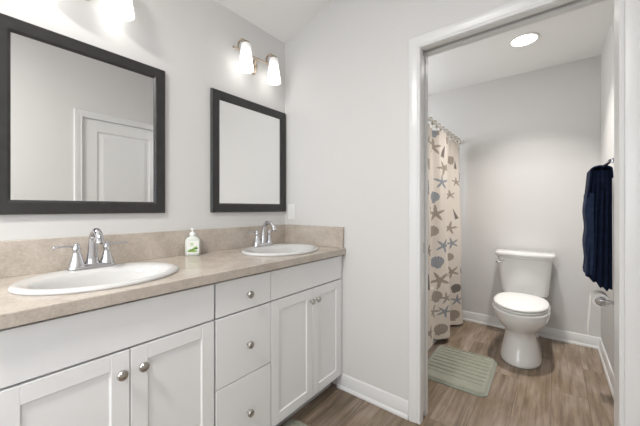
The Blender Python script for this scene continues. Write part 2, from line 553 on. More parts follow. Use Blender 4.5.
# ================================================================= recessed downlight
t = thing('recessed_ceiling_light', 'round white recessed downlight glowing in the toilet room ceiling', 'ceiling light', (1.437, 2.723, ZC))
MB().lathe([(.080, -.001), (.083, -.005), (.088, -.007), (.096, -.005), (.098, 0), (.080, 0)], 40).build('trim_ring', 'plastic', t)
MB().lathe([(0, -.003), (.080, -.003), (.080, 0), (0, 0)], 40).build('diffuser', 'diffuser', t)
# fixture of the added ceiling lamp, unseen behind the camera
t = thing('added_ceiling_light', 'added round flush ceiling lamp behind the photographer, outside the picture', 'ceiling light', (.95, -.75, top(.95)))
MB().lathe([(0, .0), (.17, .03), (.19, .0), (.20, -.03), (.185, -.045), (0, -.045)], 40).build('housing', 'plastic', t)
MB().lathe([(0, -.085), (.09, -.078), (.15, -.06), (.17, -.0455), (0, -.0455)], 40).build('diffuser', 'diffuser', t)

# ================================================================= vanity
FX = .535         # face of doors and drawers
CARC = .516
def knob(parent, y, z):
    m = MB()
    m.lathe([(0, 0), (.0075, 0), (.006, .006), (.0055, .012), (.010, .016), (.0155, .020), (.0160, .024), (.013, .0285), (.006, .0305), (0, .031)], 24,
            mtx=Matrix.Translation((FX, y, z)) @ Matrix.Rotation(PI / 2, 4, 'Y'))
    return m.build('knob', 'nickel', parent)

def slab(name, parent, y0, y1, z0, z1):
    return MB().box(CARC + .001, FX, y0, y1, z0, z1, .0018).build(name, 'cab', parent, smooth=20)

def shaker(parent, y0, y1, z0, z1, ky, kz):
    s = .052
    m = MB()
    x0 = CARC + .001
    m.box(x0, FX, y0, y0 + s, z0, z1, .0015).box(x0, FX, y1 - s, y1, z0, z1, .0015)
    m.box(x0, FX, y0 + s, y1 - s, z0, z0 + s, .0015).box(x0, FX, y0 + s, y1 - s, z1 - s, z1, .0015)
    d = m.build('door', 'cab', parent, smooth=20)
    # recessed panel with sloped bead
    m = MB()
    r = []
    for off, dep in ((-.001, .0030), (.004, .0058)):
        r.append([(FX - dep, y0 + s + off, z0 + s + off), (FX - dep, y1 - s - off, z0 + s + off), (FX - dep, y1 - s - off, z1 - s - off), (FX - dep, y0 + s + off, z1 - s - off)])
    r.insert(0, [(x0 + .002, p[1], p[2]) for p in r[0]])
    m.loft(r)
    m.build('door_panel', 'cab', d, smooth=20)
    knob(d, ky, kz)
    return d

def carcass(parent, y0, y1, filler=None):
    m = MB()
    q = .016
    m.box(.004, CARC, y0, y0 + q, .095, .876).box(.004, CARC, y1 - q, y1, .095, .876)
    m.box(.004, CARC, y0 + q, y1 - q, .095, .095 + q).box(.004, .004 + q, y0 + q, y1 - q, .095 + q, .876)
    m.box(CARC - q, CARC, y0 + q, y1 - q, .69, .876).box(CARC - q, CARC, y0 + q, y1 - q, .095 + q, .15)
    m.box(.004, .455, y0, y1, 0, .0945)
    return m.build('cabinet_box', 'gap', parent, smooth=0)

g = .0022
Z0, Z1, ZD = .097, .717, .722
def sink_base(label, y0, y1, yc, knobs):
    t = thing('sink_cabinet', label, 'cabinet', (0, 0, 0), 'white vanity cabinets')
    carcass(t, y0, y1)
    slab('false_front', t, y0 + g, y1 - g, ZD + .002, .868)
    shaker(t, y0 + g, yc - g * .7, Z0, Z1, knobs[0], .650)
    shaker(t, yc + g * .7, y1 - g, Z0, Z1, knobs[1], .651)
    return t
sink_base('white shaker sink cabinet with two doors under the nearer sink, left of the drawers', .058, .6695, .365, (.337, .399))
sb = sink_base('white shaker sink cabinet with two doors under the farther sink, beside the wall', .9755, 1.578, 1.294, (1.270, 1.324))
MB().box(CARC - .01, CARC + .012, 1.5785, 1.598, .095, .876).build('filler_strip', 'cab', sb, smooth=0)
t = thing('drawer_cabinet', 'narrow white cabinet of three flat drawers between the two sink cabinets', 'cabinet', (0, 0, 0), 'white vanity cabinets')
carcass(t, .6705, .9745)
for z0, z1, kz in ((Z0, .4235, .260), (.4275, Z1, .565), (ZD + .002, .868, .790)):
    d = slab('drawer', t, .6760, .9725, z0, z1)
    knob(d, .836, kz)

# countertop with backsplash, with cut-outs for the sinks
SX, SA, SB = .302, .254, .215
SINKS = (.362, 1.268)
m = MB()
CX0, CX1, CY_0, CY_1 = .002, .56, .035, 1.598
z0c, z1c = .880, .918
b = bmesh.new()
def ell(a, bb, yc, z, n=64):
    return [(SX + bb * math.cos(i * 2 * PI / n), yc + a * math.sin(i * 2 * PI / n), z) for i in range(n)]
# top plate made of two halves, each a ring between a rectangle and an ellipse
mid = (SINKS[0] + SINKS[1]) / 2
for (ya, yb, yc) in ((CY_0, mid, SINKS[0]), (mid, CY_1, SINKS[1])):
    n = 64
    inner = ell(SA - .02, SB - .02, yc, z1c)
    outer = []
    for i in range(n):
        dx, dy = math.cos(i * 2 * PI / n) * (SB - .02), math.sin(i * 2 * PI / n) * (SA - .02)
        k = min((((CX1 - .004 if dx > 0 else CX0) - SX) / dx) if abs(dx) > 1e-6 else 1e9,
                (((yb if dy > 0 else ya) - yc) / dy) if abs(dy) > 1e-6 else 1e9)
        outer.append([SX + dx * k, yc + dy * k, z1c])
    for cx_, cy_ in ((CX1 - .004, yb), (CX0, yb), (CX0, ya), (CX1 - .004, ya)):
        j = min(range(n), key=lambda q: (outer[q][0] - cx_) ** 2 + (outer[q][1] - cy_) ** 2)
        outer[j][0], outer[j][1] = cx_, cy_
    def V(pts, z, push=0):
        return [b.verts.new((min(p[0] + (push if p[0] > CX1 - .005 else 0), CX1), p[1], z)) for p in pts]
    loops = [V(outer, z1c), V(inner, z1c), V(inner, z0c), V(outer, z0c, .004), V(outer, z1c - .004, .004), V(outer, z1c - .0012, .0028)]
    for A_, B_ in zip(loops, loops[1:] + loops[:1]):
        for i in range(n):
            j = (i + 1) % n
            q = (A_[i], A_[j], B_[j], B_[i])
            if all(abs(v.co.y - mid) < 1e-5 for v in q): continue
            b.faces.new(q)
bmesh.ops.remove_doubles(b, verts=b.verts, dist=1e-5)
bmesh.ops.recalc_face_normals(b, faces=b.faces)
m.merge(b)
ct = m.build('countertop', 'stone', smooth=20)
tag(ct, 'long beige stone-look countertop running over the white vanity cabinets', 'countertop')
m = MB()
m.box(.001, .019, CY_0, CY_1, z1c, 1.054, .0015)
m.build('backsplash', 'stone', ct, smooth=20)
m = MB()
m.box(.0195, .546, CY_1 - .019, CY_1, z1c, 1.054, .0015)
m.build('side_splash', 'stone', ct, smooth=20)

# oval drop-in sinks
def make_sink(label, yc):
    z = .918
    t = thing('oval_sink', label, 'sink', (SX, yc, z), 'oval drop-in sinks')
    m = MB()
    n = 72
    def R(f_a, f_b, zz, shift=0):
        return [(f_b * math.cos(i * 2 * PI / n) + shift, f_a * math.sin(i * 2 * PI / n), zz) for i in range(n)]
    rings = [R(SA - .003, SB - .003, .0005), R(SA, SB, .004), R(SA - .001, SB - .001, .009), R(SA - .006, SB - .006, .0135), R(SA - .014, SB - .014, .0155),
             R(SA - .024, SB - .022, .0145, .002)]
    sh = .030
    rings += [R(SA - .036, SB - .052, .0125, sh - .006), R(SA - .044, SB - .062, .006, sh), R(SA - .054, SB - .072, -.010, sh), R(SA - .075, SB - .088, -.050, sh),
              R(SA - .110, SB - .110, -.095, sh), R(SA - .160, SB - .150, -.122, sh), R(.05, .045, -.132, sh), R(.022, .022, -.134, sh)]
    # outside under-shell so it has thickness
    low = [R(.024, .024, -.146, sh), R(SA - .150, SB - .140, -.134, sh), R(SA - .098, SB - .098, -.103, sh), R(SA - .062, SB - .076, -.052, sh - .01), R(SA - .040, SB - .050, -.006, sh - .016), R(SA - .026, SB - .026, .0005)]
    m.loft(rings + low + [rings[0]], cap0=False, cap1=False)
    m.build('basin', 'sink', t, smooth=60)
    MB().lathe([(0, -.004), (.008, -.0035), (.012, -.001), (.021, .0), (.0215, -.003), (.012, -.012), (0, -.012)], 28,
               mtx=Matrix.Translation((sh, 0, -.130))).build('drain', 'chrome', t)
    return t
s1 = make_sink('white oval drop-in sink nearer the camera, under the larger-looking left mirror', SINKS[0])
s2 = copy_tree(s1)
s2.location.y = SINKS[1]
s2['label'] = 'white oval drop-in sink at the far end of the countertop by the corner'

# two-handle centreset faucets
def make_faucet(label, x, yc):
    t = thing('sink_faucet', label, 'faucet', (x, yc, .934), 'chrome two-handle faucets')
    m = MB()
    r = []
    for inset, z in ((0, 0), (0, .006), (.003, .012), (.008, .016)):
        r.append([(px, py, z) for px, py in rounded(-.029 + inset, .029 - inset, -.081 + inset, .081 - inset, .027 - inset)])
    m.loft(r)
    m.build('base_plate', 'chrome', t, smooth=40)
    # spout: rises from the plate, arches forward
    m = MB()
    pts, rs = [], []
    for i in range(7):
        f = i / 6
        pts.append((-.002 + .010 * f, 0, .012 + .095 * f)); rs.append(.026 - .0115 * f ** .6)
    cx, cz, rr = .056, .107, .048
    for i in range(1, 13):
        a = PI - PI * .82 * i / 12
        pts.append((cx + rr * math.cos(a), 0, cz + rr * .88 * math.sin(a))); rs.append(.0145 - .0015 * i / 12)
    pts.append((.1025, 0, .118)); rs.append(.0135)
    pts.append((.107, 0, .104)); rs.append(.0138)
    m.tube(pts, rs, 18)
    m.build('spout', 'chrome', t, smooth=60)
    for sg in (-1, 1):
        y = sg * .0508
        m = MB()
        m.lathe([(0, .008), (.027, .008), (.0265, .018), (.020, .036), (.0145, .056), (.0125, .070), (.0140, .074), (.0145, .080), (.012, .090), (.0105, .098), (.006, .102), (0, .103)], 28, mtx=Matrix.Translation((0, y, 0)))
        h = m.build('handle', 'chrome', t, smooth=50)
        m = MB()
        m.tube([(0, y, .088), (0, y + sg * .014, .090), (0.001, y + sg * .035, .092), (.002, y + sg * .055, .0915), (.003, y + sg * .070, .090), (.003, y + sg * .076, .090)],
               [.0088, .0072, .0070, .0080, .0078, .0045], 14, flat=(1.25, .62))
        m.build('lever', 'chrome', h, smooth=60)
    # pop-up rod behind the spout
    MB().tube([(-.022, 0, .012), (-.022, 0, .07)], .0025, 8).lathe([(0, 0), (.005, .002), (.0055, .006), (.003, .011), (0, .012)], 12, mtx=Matrix.Translation((-.022, 0, .068))).build('lift_rod', 'chrome', t)
    return t
f1 = make_faucet('chrome two-handle faucet on the nearer oval sink', .122, .3645)
f2 = copy_tree(f1)
f2.location.y = 1.278
f2['label'] = 'chrome two-handle faucet on the farther oval sink by the corner'

# soap bottle
t = thing('soap_bottle', 'clear pump bottle of hand soap with green leaf label between the two sinks', 'soap bottle', (.068, .826, .9188), rz=-.50)
m = MB()
r = []
for hw, hd, z, rr in ((.034, .020, .000, .014), (.0375, .0235, .004, .018), (.0385, .024, .03, .018), (.0385, .024, .075, .018), (.036, .023, .088, .018), (.026, .020, .099, .016), (.014, .014, .105, .012), (.0125, .0125, .110, .012)):
    r.append([(px, py, z) for px, py in rounded(-hd, hd, -hw, hw, rr, 6)])
m.loft(r)
m.build('bottle', 'bottle', t, smooth=60)
m = MB()
m.lathe([(0, .108), (.0155, .108), (.0165, .112), (.0160, .122), (.010, .127), (.0055, .128), (.0050, .139), (.0085, .140), (.0095, .147), (.006, .150), (0, .150)], 24)
m.tube([(.004, 0, .1445), (.022, 0, .146), (.030, 0, .143), (.034, 0, .137)], [.0055, .0045, .0038, .0032], 10)
m.build('pump', 'plastic', t, smooth=50)
m = MB()
m.box(.0243, .0248, -.030, .030, .012, .082)
lb = m.build('label_sticker', 'plastic', t, smooth=0)
def leaf(m, cy, cz, L, wd, ang, x):
    pts = []
    for i in range(20):
        a = i / 20 * 2 * PI
        u = L * math.cos(a); v = wd * math.sin(a) * (1 - abs(math.cos(a)) ** 3 * .6)
        pts.append((x, cy + u * math.cos(ang) - v * math.sin(ang), cz + u * math.sin(ang) + v * math.cos(ang)))
    m.loft([pts, [(x + .0004, p[1], p[2]) for p in pts]])
m = MB()
leaf(m, -.008, .030, .020, .008, .25, .0249)
leaf(m, .006, .038, .022, .007, .7, .0249)
leaf(m, .004, .026, .022, .007, -.1, .0249)
for k, wdt in enumerate((.010, .012)):
    m.box(.0249, .0252, -.008 - wdt / 2, -.008 + wdt, .066 - k * .009, .071 - k * .009)
m.build('leaf_print', 'green', lb, smooth=0)
m = MB(); leaf(m, .018, .040, .008, .005, .3, .0254)
m.build('leaf_print', 'darkgreen', lb, smooth=0)

# framed mirrors
def make_mirror(label, y0):
    wd, z0, z1, fr = .618, 1.152, 1.898, .056
    t = thing('framed_mirror', label, 'mirror', (0, y0, z0), 'charcoal framed vanity mirrors')
    m = MB()
    H = z1 - z0
    prof = [(0, .001), (0, .016), (.003, .020), (.046, .020), (.051, .017), (.056, .012), (.056, .001)]
    def corner(a, t_, sy, sz):
        return (t_, (a if sy else wd - a), (a if sz else H - a))
    seq = [(1, 1), (0, 1), (0, 0), (1, 0), (1, 1)]
    m.loft([[corner(a, t_, *c) for a, t_ in prof] for c in seq], cap0=False, cap1=False)
    m.build('frame', 'frame', t, smooth=20)
    MB().box(.001, .0105, fr - .004, wd - fr + .004, fr - .004, H - fr + .004).build('mirror_glass', 'mirror', t, smooth=0)
    return t
m1 = make_mirror('charcoal framed wall mirror above the nearer sink, reflecting a white panel door', .085)
m2 = copy_tree(m1)
m2.location.y = .971
m2['label'] = 'charcoal framed wall mirror above the farther sink, beside the corner'

# vanity lights
def make_lamp(label, yc):
    zb = 2.188
    t = thing('vanity_light', label, 'wall lamp', (0, yc, zb), 'two-shade vanity lights')
    m = MB()
    n = 32
    r = []
    for s, x in ((1, .001), (1, .006), (.93, .012), (.75, .018), (.4, .022)):
        r.append([(x, .036 * s * math.cos(i * 2 * PI / n), -.046 + .050 * s * math.sin(i * 2 * PI / n)) for i in range(n)])
    m.loft(r)
    m.tube([(.015, 0, -.04), (.030, 0, -.030), (.045, 0, 0)], .008, 12)
    m.build('back_plate', 'bronze', t, smooth=50)
    m = MB()
    m.tube([(.045, -.180, 0), (.045, .180, 0)], .0058, 12)
    for s in (-1, 1):
        m.lathe([(0, -.006), (.006, -.005), (.0085, 0), (.006, .005), (0, .006)], 14, mtx=Matrix.Translation((.045, s * .182, 0)) @ Matrix.Rotation(PI / 2, 4, 'X'))
    m.build('bar', 'bronze', t, smooth=50)
    for s in (-1, 1):
        y = s * .118
        m = MB()
        ym = y - .030
        pts = [(.045, ym, 0), (.045, ym, .018)]
        for i in range(13):
            a = PI - PI * i / 12
            pts.append((.065 + .020 * math.cos(a), ym + (y - ym) * (i / 12), .034 + .030 * math.sin(a)))
        m.tube(pts, .0062, 10)
        m.lathe([(0, .056), (.010, .054), (.014, .048), (.025, .043), (.027, .036), (.027, .028), (0, .028)], 24, mtx=Matrix.Translation((.085, y, 0)))
        m.build('arm', 'bronze', t, smooth=50)
        m = MB()
        zt = .032
        out = [(.020, 0), (.029, -.001), (.0315, -.008), (.0345, -.04), (.040, -.085), (.0465, -.128), (.050, -.150), (.0495, -.156)]
        inn = [(.047, -.155), (.0435, -.128), (.037, -.085), (.0315, -.04), (.0285, -.010), (.020, -.004)]
        m.lathe([(r_ * .97, z_ * 1.06) for r_, z_ in out + inn + [(.020, 0)]], 32)
        sh = m.build('lamp_shade', 'shade', t, smooth=50)
        sh.location = (.085, y, zt)
    return t
v1 = make_lamp('two-shade vanity wall lamp above the nearer mirror, mostly cut off by the picture top', .365)
v2 = copy_tree(v1)
v2.location.y = 1.287
v2['label'] = 'two-shade vanity wall lamp glowing above the farther mirror by the corner'

# outlet plate on the door wall
t = thing('outlet_plate', 'white outlet cover plate on the wall just above the corner backsplash', 'outlet', (.073, D, 1.150))
MB().box(-.037, .037, -.006, -.0005, -.058, .058, .002).build('cover_plate', 'plastic', t)
m = MB()
for dz in (-.021, .021):
    m.box(-.017, .017, -.0085, -.0062, dz - .015, dz + .015, .002)
m.build('outlet_face', 'plastic', t)

# ================================================================= toilet room
# bathtub
TX = .800
t = thing('bathtub', 'white bathtub hidden behind the seashell shower curtain', 'bathtub', (0, 0, 0))
m = MB()
y0, y1, zt = D + T + .004, FAR - .004, .44
m.prism([(TX - .03, 0), (TX, 0), (TX, .03), (TX - .012, .05), (TX - .012, zt - .05), (TX, zt - .03), (TX, zt), (TX - .03, zt)], 'y', y0, y1)
def rr(x0, x1, ya, yb, r, z):
    return [(p[0], p[1], z) for p in rounded(x0, x1, ya, yb, r)]
m.loft([rr(.004, TX - .001, y0, y1, .003, zt - .03), rr(.004, TX - .001, y0, y1, .003, zt), rr(.07, TX - .07, y0 + .09, y1 - .09, .12, zt), rr(.08, TX - .08, y0 + .10, y1 - .10, .12, zt - .01),
        rr(.11, TX - .11, y0 + .14, y1 - .20, .12, .20), rr(.14, TX - .14, y0 + .20, y1 - .28, .10, .09), rr(.2, TX - .2, y0 + .28, y1 - .36, .08, .08)], cap0=False)
m.build('tub_shell', 'tub', t, smooth=40)

# curtain rod
RZ, RX = 1.885, .838
t = thing('curtain_rod', 'slim metal shower curtain rod holding the seashell curtain', 'curtain rod', (RX, FAR, RZ))
m = MB(); m.tube([(0, -(FAR - D - T) + .012, 0), (0, -.012, 0)], .0095, 14)
m.build('rod', 'plastic', t)
for yy, s in ((0, -1), (-(FAR - D - T), 1)):
    MB().lathe([(0, 0), (.028, 0), (.028, .004), (.018, .010), (.013, .022), (0, .022)], 24, mtx=Matrix.Translation((0, yy + s * .001, 0)) @ Matrix.Rotation(-s * PI / 2, 4, 'X')).build('flange', 'plastic', t)

# curtain: wavy cloth with a printed seaside pattern
CX_, CH_, CTH = 1.616, 1.175, HEAD
def projn(x, y, z):
    dx = x - CX_
    dep = -math.sin(CTH) * dx + math.cos(CTH) * y
    return 320 + 294 * (math.cos(CTH) * dx + math.sin(CTH) * y) / dep, 208.5 - 294 * (z - CH_) / dep, dep
NY, NZ = 620, 380
ys = np.linspace(2.02, 3.325, NY)
zt_, zb_ = RZ - .045, .035
P = .47
Y, Zf = np.meshgrid(ys, np.linspace(0, 1, NZ), indexing='xy')       # rows: z fraction from top
ph = 2 * PI * (Y - 2.74) / P + PI / 2 + .25 * np.sin(3 * Zf + 1)
amp = .018 + .030 * Zf ** .6
wave = np.sin(ph + .35 * np.sin(ph))
X = RX + amp * wave + .010 * (1 - .6 * Zf) * np.sin(2 * PI * (Y - 2.0) / .115) * (1 - Zf) + .012 * Zf ** 1.5 + .006 * np.sin(9 * Zf + 7 * Y)
zbot = zb_ + .014 * np.sin(7 * Y + 1.3) + .12 * np.clip((2.62 - Y) / .3, 0, 1) 
Zc = zt_ + (zbot - zt_) * Zf
X = np.where(Zc < .5, np.maximum(X, TX + .012), X)
ds = np.sqrt(np.diff(X, axis=1) ** 2 + np.diff(Y, axis=1) ** 2)
S = np.concatenate([np.zeros((NZ, 1)), np.cumsum(ds, axis=1)], axis=1)
# print: starfish and shells
base = np.array(lin(222, 213, 203)); taupe = np.array(lin(163, 152, 141)); blue = np.array(lin(150, 153, 158)); dk = np.array(lin(125, 117, 112))
colr = np.empty((NZ, NY, 3)); colr[:] = base
dxx = X - CX_
dep = -math.sin(CTH) * dxx + math.cos(CTH) * Y
PXs = 320 + 294 * (math.cos(CTH) * dxx + math.sin(CTH) * Y) / dep
PYs = 208.5 - 294 * (Zc - CH_) / dep
# facing test
fx = np.gradient(X, axis=1) / np.gradient(Y, axis=1)
vis = (CX_ - X) + fx * Y > 0
def star(s0, z0, r, col, rot, st=1.35):
    global colr
    ds_, dz = (S - s0) / st, Zc - z0
    rr_ = np.hypot(ds_, dz); an = np.arctan2(ds_, dz) + rot
    k = np.abs(((an / (2 * PI / 5)) % 1) - .5) * 2       # 1 at arm centre
    lim = r * (.30 + .70 * np.clip((k - .30) / .70, 0, 1) ** 1.25)
    msk = rr_ < lim
    sh = .85 + .3 * (np.sin(rr_ * 600) > .2)
    colr = np.where(msk[..., None], col * sh[..., None], colr)
def shell(s0, z0, r, col, rot, st=1.35):
    global colr
    ds_, dz = (S - s0) / st, Zc - z0
    c, s_ = math.cos(rot), math.sin(rot)
    u, v = ds_ * c + dz * s_, -ds_ * s_ + dz * c
    an = np.arctan2(u, v + r * .8)
    rr_ = np.hypot(u, v + r * .8)
    msk = ((np.hypot(u, v * 1.08) < r) | ((np.abs(u) < r * .35) & (v < -r * .7) & (v > -r * 1.15))) & (rr_ < r * 1.85)
    sh = .84 + .3 * (np.sin(an * 22) > 0)
    colr = np.where(msk[..., None], col * sh[..., None], colr)
def stick(s0, z0, r, col, rot, st=1.35):
    global colr
    ds_, dz = (S - s0) / st, Zc - z0
    c, s_ = math.cos(rot), math.sin(rot)
    u, v = ds_ * c + dz * s_, -ds_ * s_ + dz * c
    msk = (np.abs(u) < r * .16 * (1.2 - v / r)) & (np.abs(v) < r)
    colr = np.where(msk[..., None], col, colr)
MOT = [(432.6, 146.6, 's', .088, taupe), (433.5, 132, 'h', .044, blue), (444, 168, 's', .085, taupe), (442, 182, 's', .08, blue),
       (432.6, 196.8, 'h', .056, blue), (435.5, 214, 's', .095, taupe), (443, 152, 'k', .06, dk), (429.5, 163.5, 'h', .05, taupe),
       (450, 195, 's', .06, taupe), (450, 160, 'h', .045, taupe), (432, 231, 'h', .055, taupe), (449.5, 228, 's', .08, taupe), (444, 245.5, 's', .08, blue),
       (452, 243, 's', .07, blue), (437, 262, 'h', .058, blue), (449, 257, 'h', .045, taupe), (451.5, 272, 's', .08, taupe), (439.7, 280, 's', .098, taupe),
       (434.6, 296, 'h', .055, taupe), (447, 298, 's', .065, taupe), (433, 312, 's', .07, taupe), (445, 311.7, 's', .07, blue), (453, 315, 'h', .060, taupe),
       (441, 329, 'h', .055, taupe), (430, 333, 's', .07, taupe), (428.5, 251, 's', .06, taupe), (456.5, 288, 'h', .05, dk), (457, 300, 's', .07, blue),
       (428, 282, 'k', .07, dk), (455, 214, 'k', .06, dk), (456, 182, 's', .06, taupe), (438, 130, 'k', .04, taupe), (455, 165, 'k', .05, dk), (447, 140, 'h', .035, taupe)]
rnd = random.Random(11)
used = []
for px, py, kind, r, col in MOT:
    d = (PXs - px) ** 2 + (PYs - py) ** 2 + np.where(vis, 0, 60) + .8 * Y
    i, j = np.unravel_index(np.argmin(d), d.shape)
    s0, z0 = S[i, j], Zc[i, j]
    used.append((s0, z0))
    {'s': star, 'h': shell, 'k': stick}[kind](s0, z0, r * .86, col, rnd.uniform(-.5, .5), 1.6)
for _ in range(900):
    s0, z0 = rnd.uniform(0, float(S.max())), rnd.uniform(.1, 1.8)
    if all(math.hypot(s0 - a, z0 - b_) > .165 for a, b_ in used):
        used.append((s0, z0))
        rnd.choice((star, shell, star, shell, stick))(s0, z0, rnd.uniform(.045, .07), rnd.choice((taupe, blue, taupe)), rnd.uniform(-.6, .6))
verts = np.stack([X, Y, Zc], -1).reshape(-1, 3)
idx = np.arange(NY * NZ).reshape(NZ, NY)
faces = np.stack([idx[:-1, :-1], idx[1:, :-1], idx[1:, 1:], idx[:-1, 1:]], -1).reshape(-1, 4)
me = bpy.data.meshes.new('shower_curtain')
me.from_pydata(verts.tolist(), [], faces.tolist())
at = me.color_attributes.new('print', 'FLOAT_COLOR', 'POINT')
at.data.foreach_set('color', np.concatenate([colr.reshape(-1, 3), np.ones((NY * NZ, 1))], 1).astype(np.float32).ravel())
me.materials.append(M['curtain'])
for p in me.polygons: p.use_smooth = True
cur = bpy.data.objects.new('shower_curtain', me)
COL.objects.link(cur)
sm = cur.modifiers.new('cloth_thickness', 'SOLIDIFY'); sm.thickness = .0012
tag(cur, 'cream shower curtain printed with taupe starfish and blue-grey seashells, hanging in front of the tub', 'shower curtain')

# rings
ring0 = None
for k, yy in enumerate(np.linspace(2.06, 3.29, 12)):
    yy = float(yy)
    if ring0 is None:
        t = thing('curtain_ring', 'small beaded metal curtain ring on the shower curtain rod', 'curtain ring', (RX, yy, RZ), 'rings along the shower curtain rod')
        m = MB()
        m.tube([(.021 * math.cos(a * PI / 12), 0, -.010 + .026 * math.sin(a * PI / 12)) for a in range(25)], .0022, 8)
        m.build('ring', 'rings', t)
        m = MB()
        m.lathe([(0, -.012), (.009, -.007), (.011, 0), (.009, .007), (0, .012)], 14, mtx=Matrix.Translation((.016, 0, -.036)))
        m.build('charm', 'rings', t)
        for q in range(3):
            MB().lathe([(0, -.0062), (.0045, -.0045), (.0065, 0), (.0045, .0045), (0, .0062)], 12, mtx=Matrix.Translation((.012 * (q - 1), 0, .0185 - abs(q - 1) * .004))).build('bead', 'rings', t)
        ring0 = t
    else:
        c = copy_tree(ring0)
        c.location = (RX, yy, RZ)
        c.rotation_euler = (0, 0, random.uniform(-.25, .25))

# toilet
TC = 1.408
t = thing('toilet', 'white two-piece toilet with closed lid standing against the far wall', 'toilet', (TC, 3.0, 0))
def egg(hw, yf, yb, z, yw=2.80, nb=3.0, n=56):
    out = []
    for i in range(n):
        a = i / n * 2 * PI
        c, s_ = math.cos(a), math.sin(a)
        if s_ <= 0:      # front half, towards -y
            out.append((hw * c, (yw - 3.0) + (yw - yf) * s_, z))
        else:
            e = 2 / nb
            out.append((hw * math.copysign(abs(c) ** e, c), (yw - 3.0) + (yb - yw) * abs(s_) ** e, z))
    return out
m = MB()
m.loft([egg(.131, 2.606, 3.24, 0), egg(.136, 2.600, 3.245, .006), egg(.136, 2.600, 3.245, .018), egg(.130, 2.612, 3.24, .05), egg(.117, 2.632, 3.23, .11), egg(.103, 2.650, 3.22, .18),
        egg(.101, 2.650, 3.21, .225), egg(.116, 2.624, 3.22, .252), egg(.148, 2.588, 3.24, .288), egg(.173, 2.560, 3.25, .325), egg(.184, 2.544, 3.255, .362), egg(.187, 2.538, 3.26, .392), egg(.187, 2.538, 3.26, .402), egg(.176, 2.548, 3.25, .409)])
m.build('bowl', 'porcelain', t, smooth=60)
m = MB()
m.loft([egg(.170, 2.556, 3.04, .4095, nb=2.6), egg(.172, 2.554, 3.04, .4130, nb=2.6), egg(.181, 2.540, 3.045, .4155, nb=2.6), egg(.181, 2.540, 3.045, .424, nb=2.6), egg(.172, 2.550, 3.04, .428, nb=2.6)])
m.build('seat', 'plastic', t, smooth=50)
m = MB()
m.loft([egg(.170, 2.556, 3.045, .4285, nb=2.6), egg(.172, 2.552, 3.045, .4330, nb=2.6), egg(.180, 2.541, 3.05, .4355, nb=2.6), egg(.180, 2.541, 3.05, .442, nb=2.6), egg(.174, 2.548, 3.045, .449, nb=2.6), egg(.150, 2.58, 3.03, .4535, nb=2.6), egg(.09, 2.65, 2.98, .456, nb=2.6)])
m.box(-.075, -.045, .035, .065, .410, .442, .004).box(.045, .075, .035, .065, .410, .442, .004)
m.build('lid', 'plastic', t, smooth=50)
# tank
m = MB()
def tk(hw, yf, yb, z, r=.035, bow=.012):
    out = []
    for x, y in rounded(-hw, hw, yf, yb, r, 8):
        out.append((x, y - (bow * (1 - (x / hw) ** 2) if y < (yf + yb) / 2 else 0), z))
    return out
def dense(hw, yf, yb, z, r=.035, bow=.012, nf=12):
    # rounded box with a bowed front
    pts = rounded(-hw, hw, yf, yb, r, 8)
    res = []
    for i, p in enumerate(pts):
        res.append(p)
        q = pts[(i + 1) % len(pts)]
        if abs(p[1] - yf) < 1e-6 and abs(q[1] - yf) < 1e-6 and abs(q[0] - p[0]) > hw:
            for k in range(1, nf):
                res.append((p[0] + (q[0] - p[0]) * k / nf, yf))
    return [(x, y - (bow * max(0, 1 - (x / hw) ** 2)) * (1 if y < (yf + yb) / 2 else 0), z) for x, y in res]
m.loft([dense(.152, .185, .33, .405), dense(.164, .170, .335, .412), dense(.172, .163, .338, .44), dense(.184, .150, .340, .56), dense(.196, .140, .342, .70), dense(.199, .138, .343, .728)])
m.build('tank', 'porcelain', t, smooth=40)
m = MB()
m.loft([dense(.199, .138, .343, .7285), dense(.206, .130, .345, .733), dense(.210, .124, .349, .747), dense(.218, .114, .352, .752, .045, .016), dense(.221, .110, .354, .760, .048, .018), dense(.221, .110, .354, .772, .048, .018), dense(.216, .116, .350, .782, .045, .018), dense(.200, .132, .342, .786, .04, .018)])
m.build('tank_lid', 'porcelain', t, smooth=40)
m = MB()
m.lathe([(0, 0), (.013, 0), (.013, .006), (.008, .010), (0, .010)], 20, mtx=Matrix.Translation((-.160, .140, .695)) @ Matrix.Rotation(PI / 2, 4, 'X'))
m.tube([(-.160, .128, .695), (-.172, .122, .694), (-.195, .118, .690), (-.212, .120, .686)], [.005, .0055, .006, .0045], 10, flat=(.6, 1.3))
m.build('flush_lever', 'chrome', t, smooth=50)

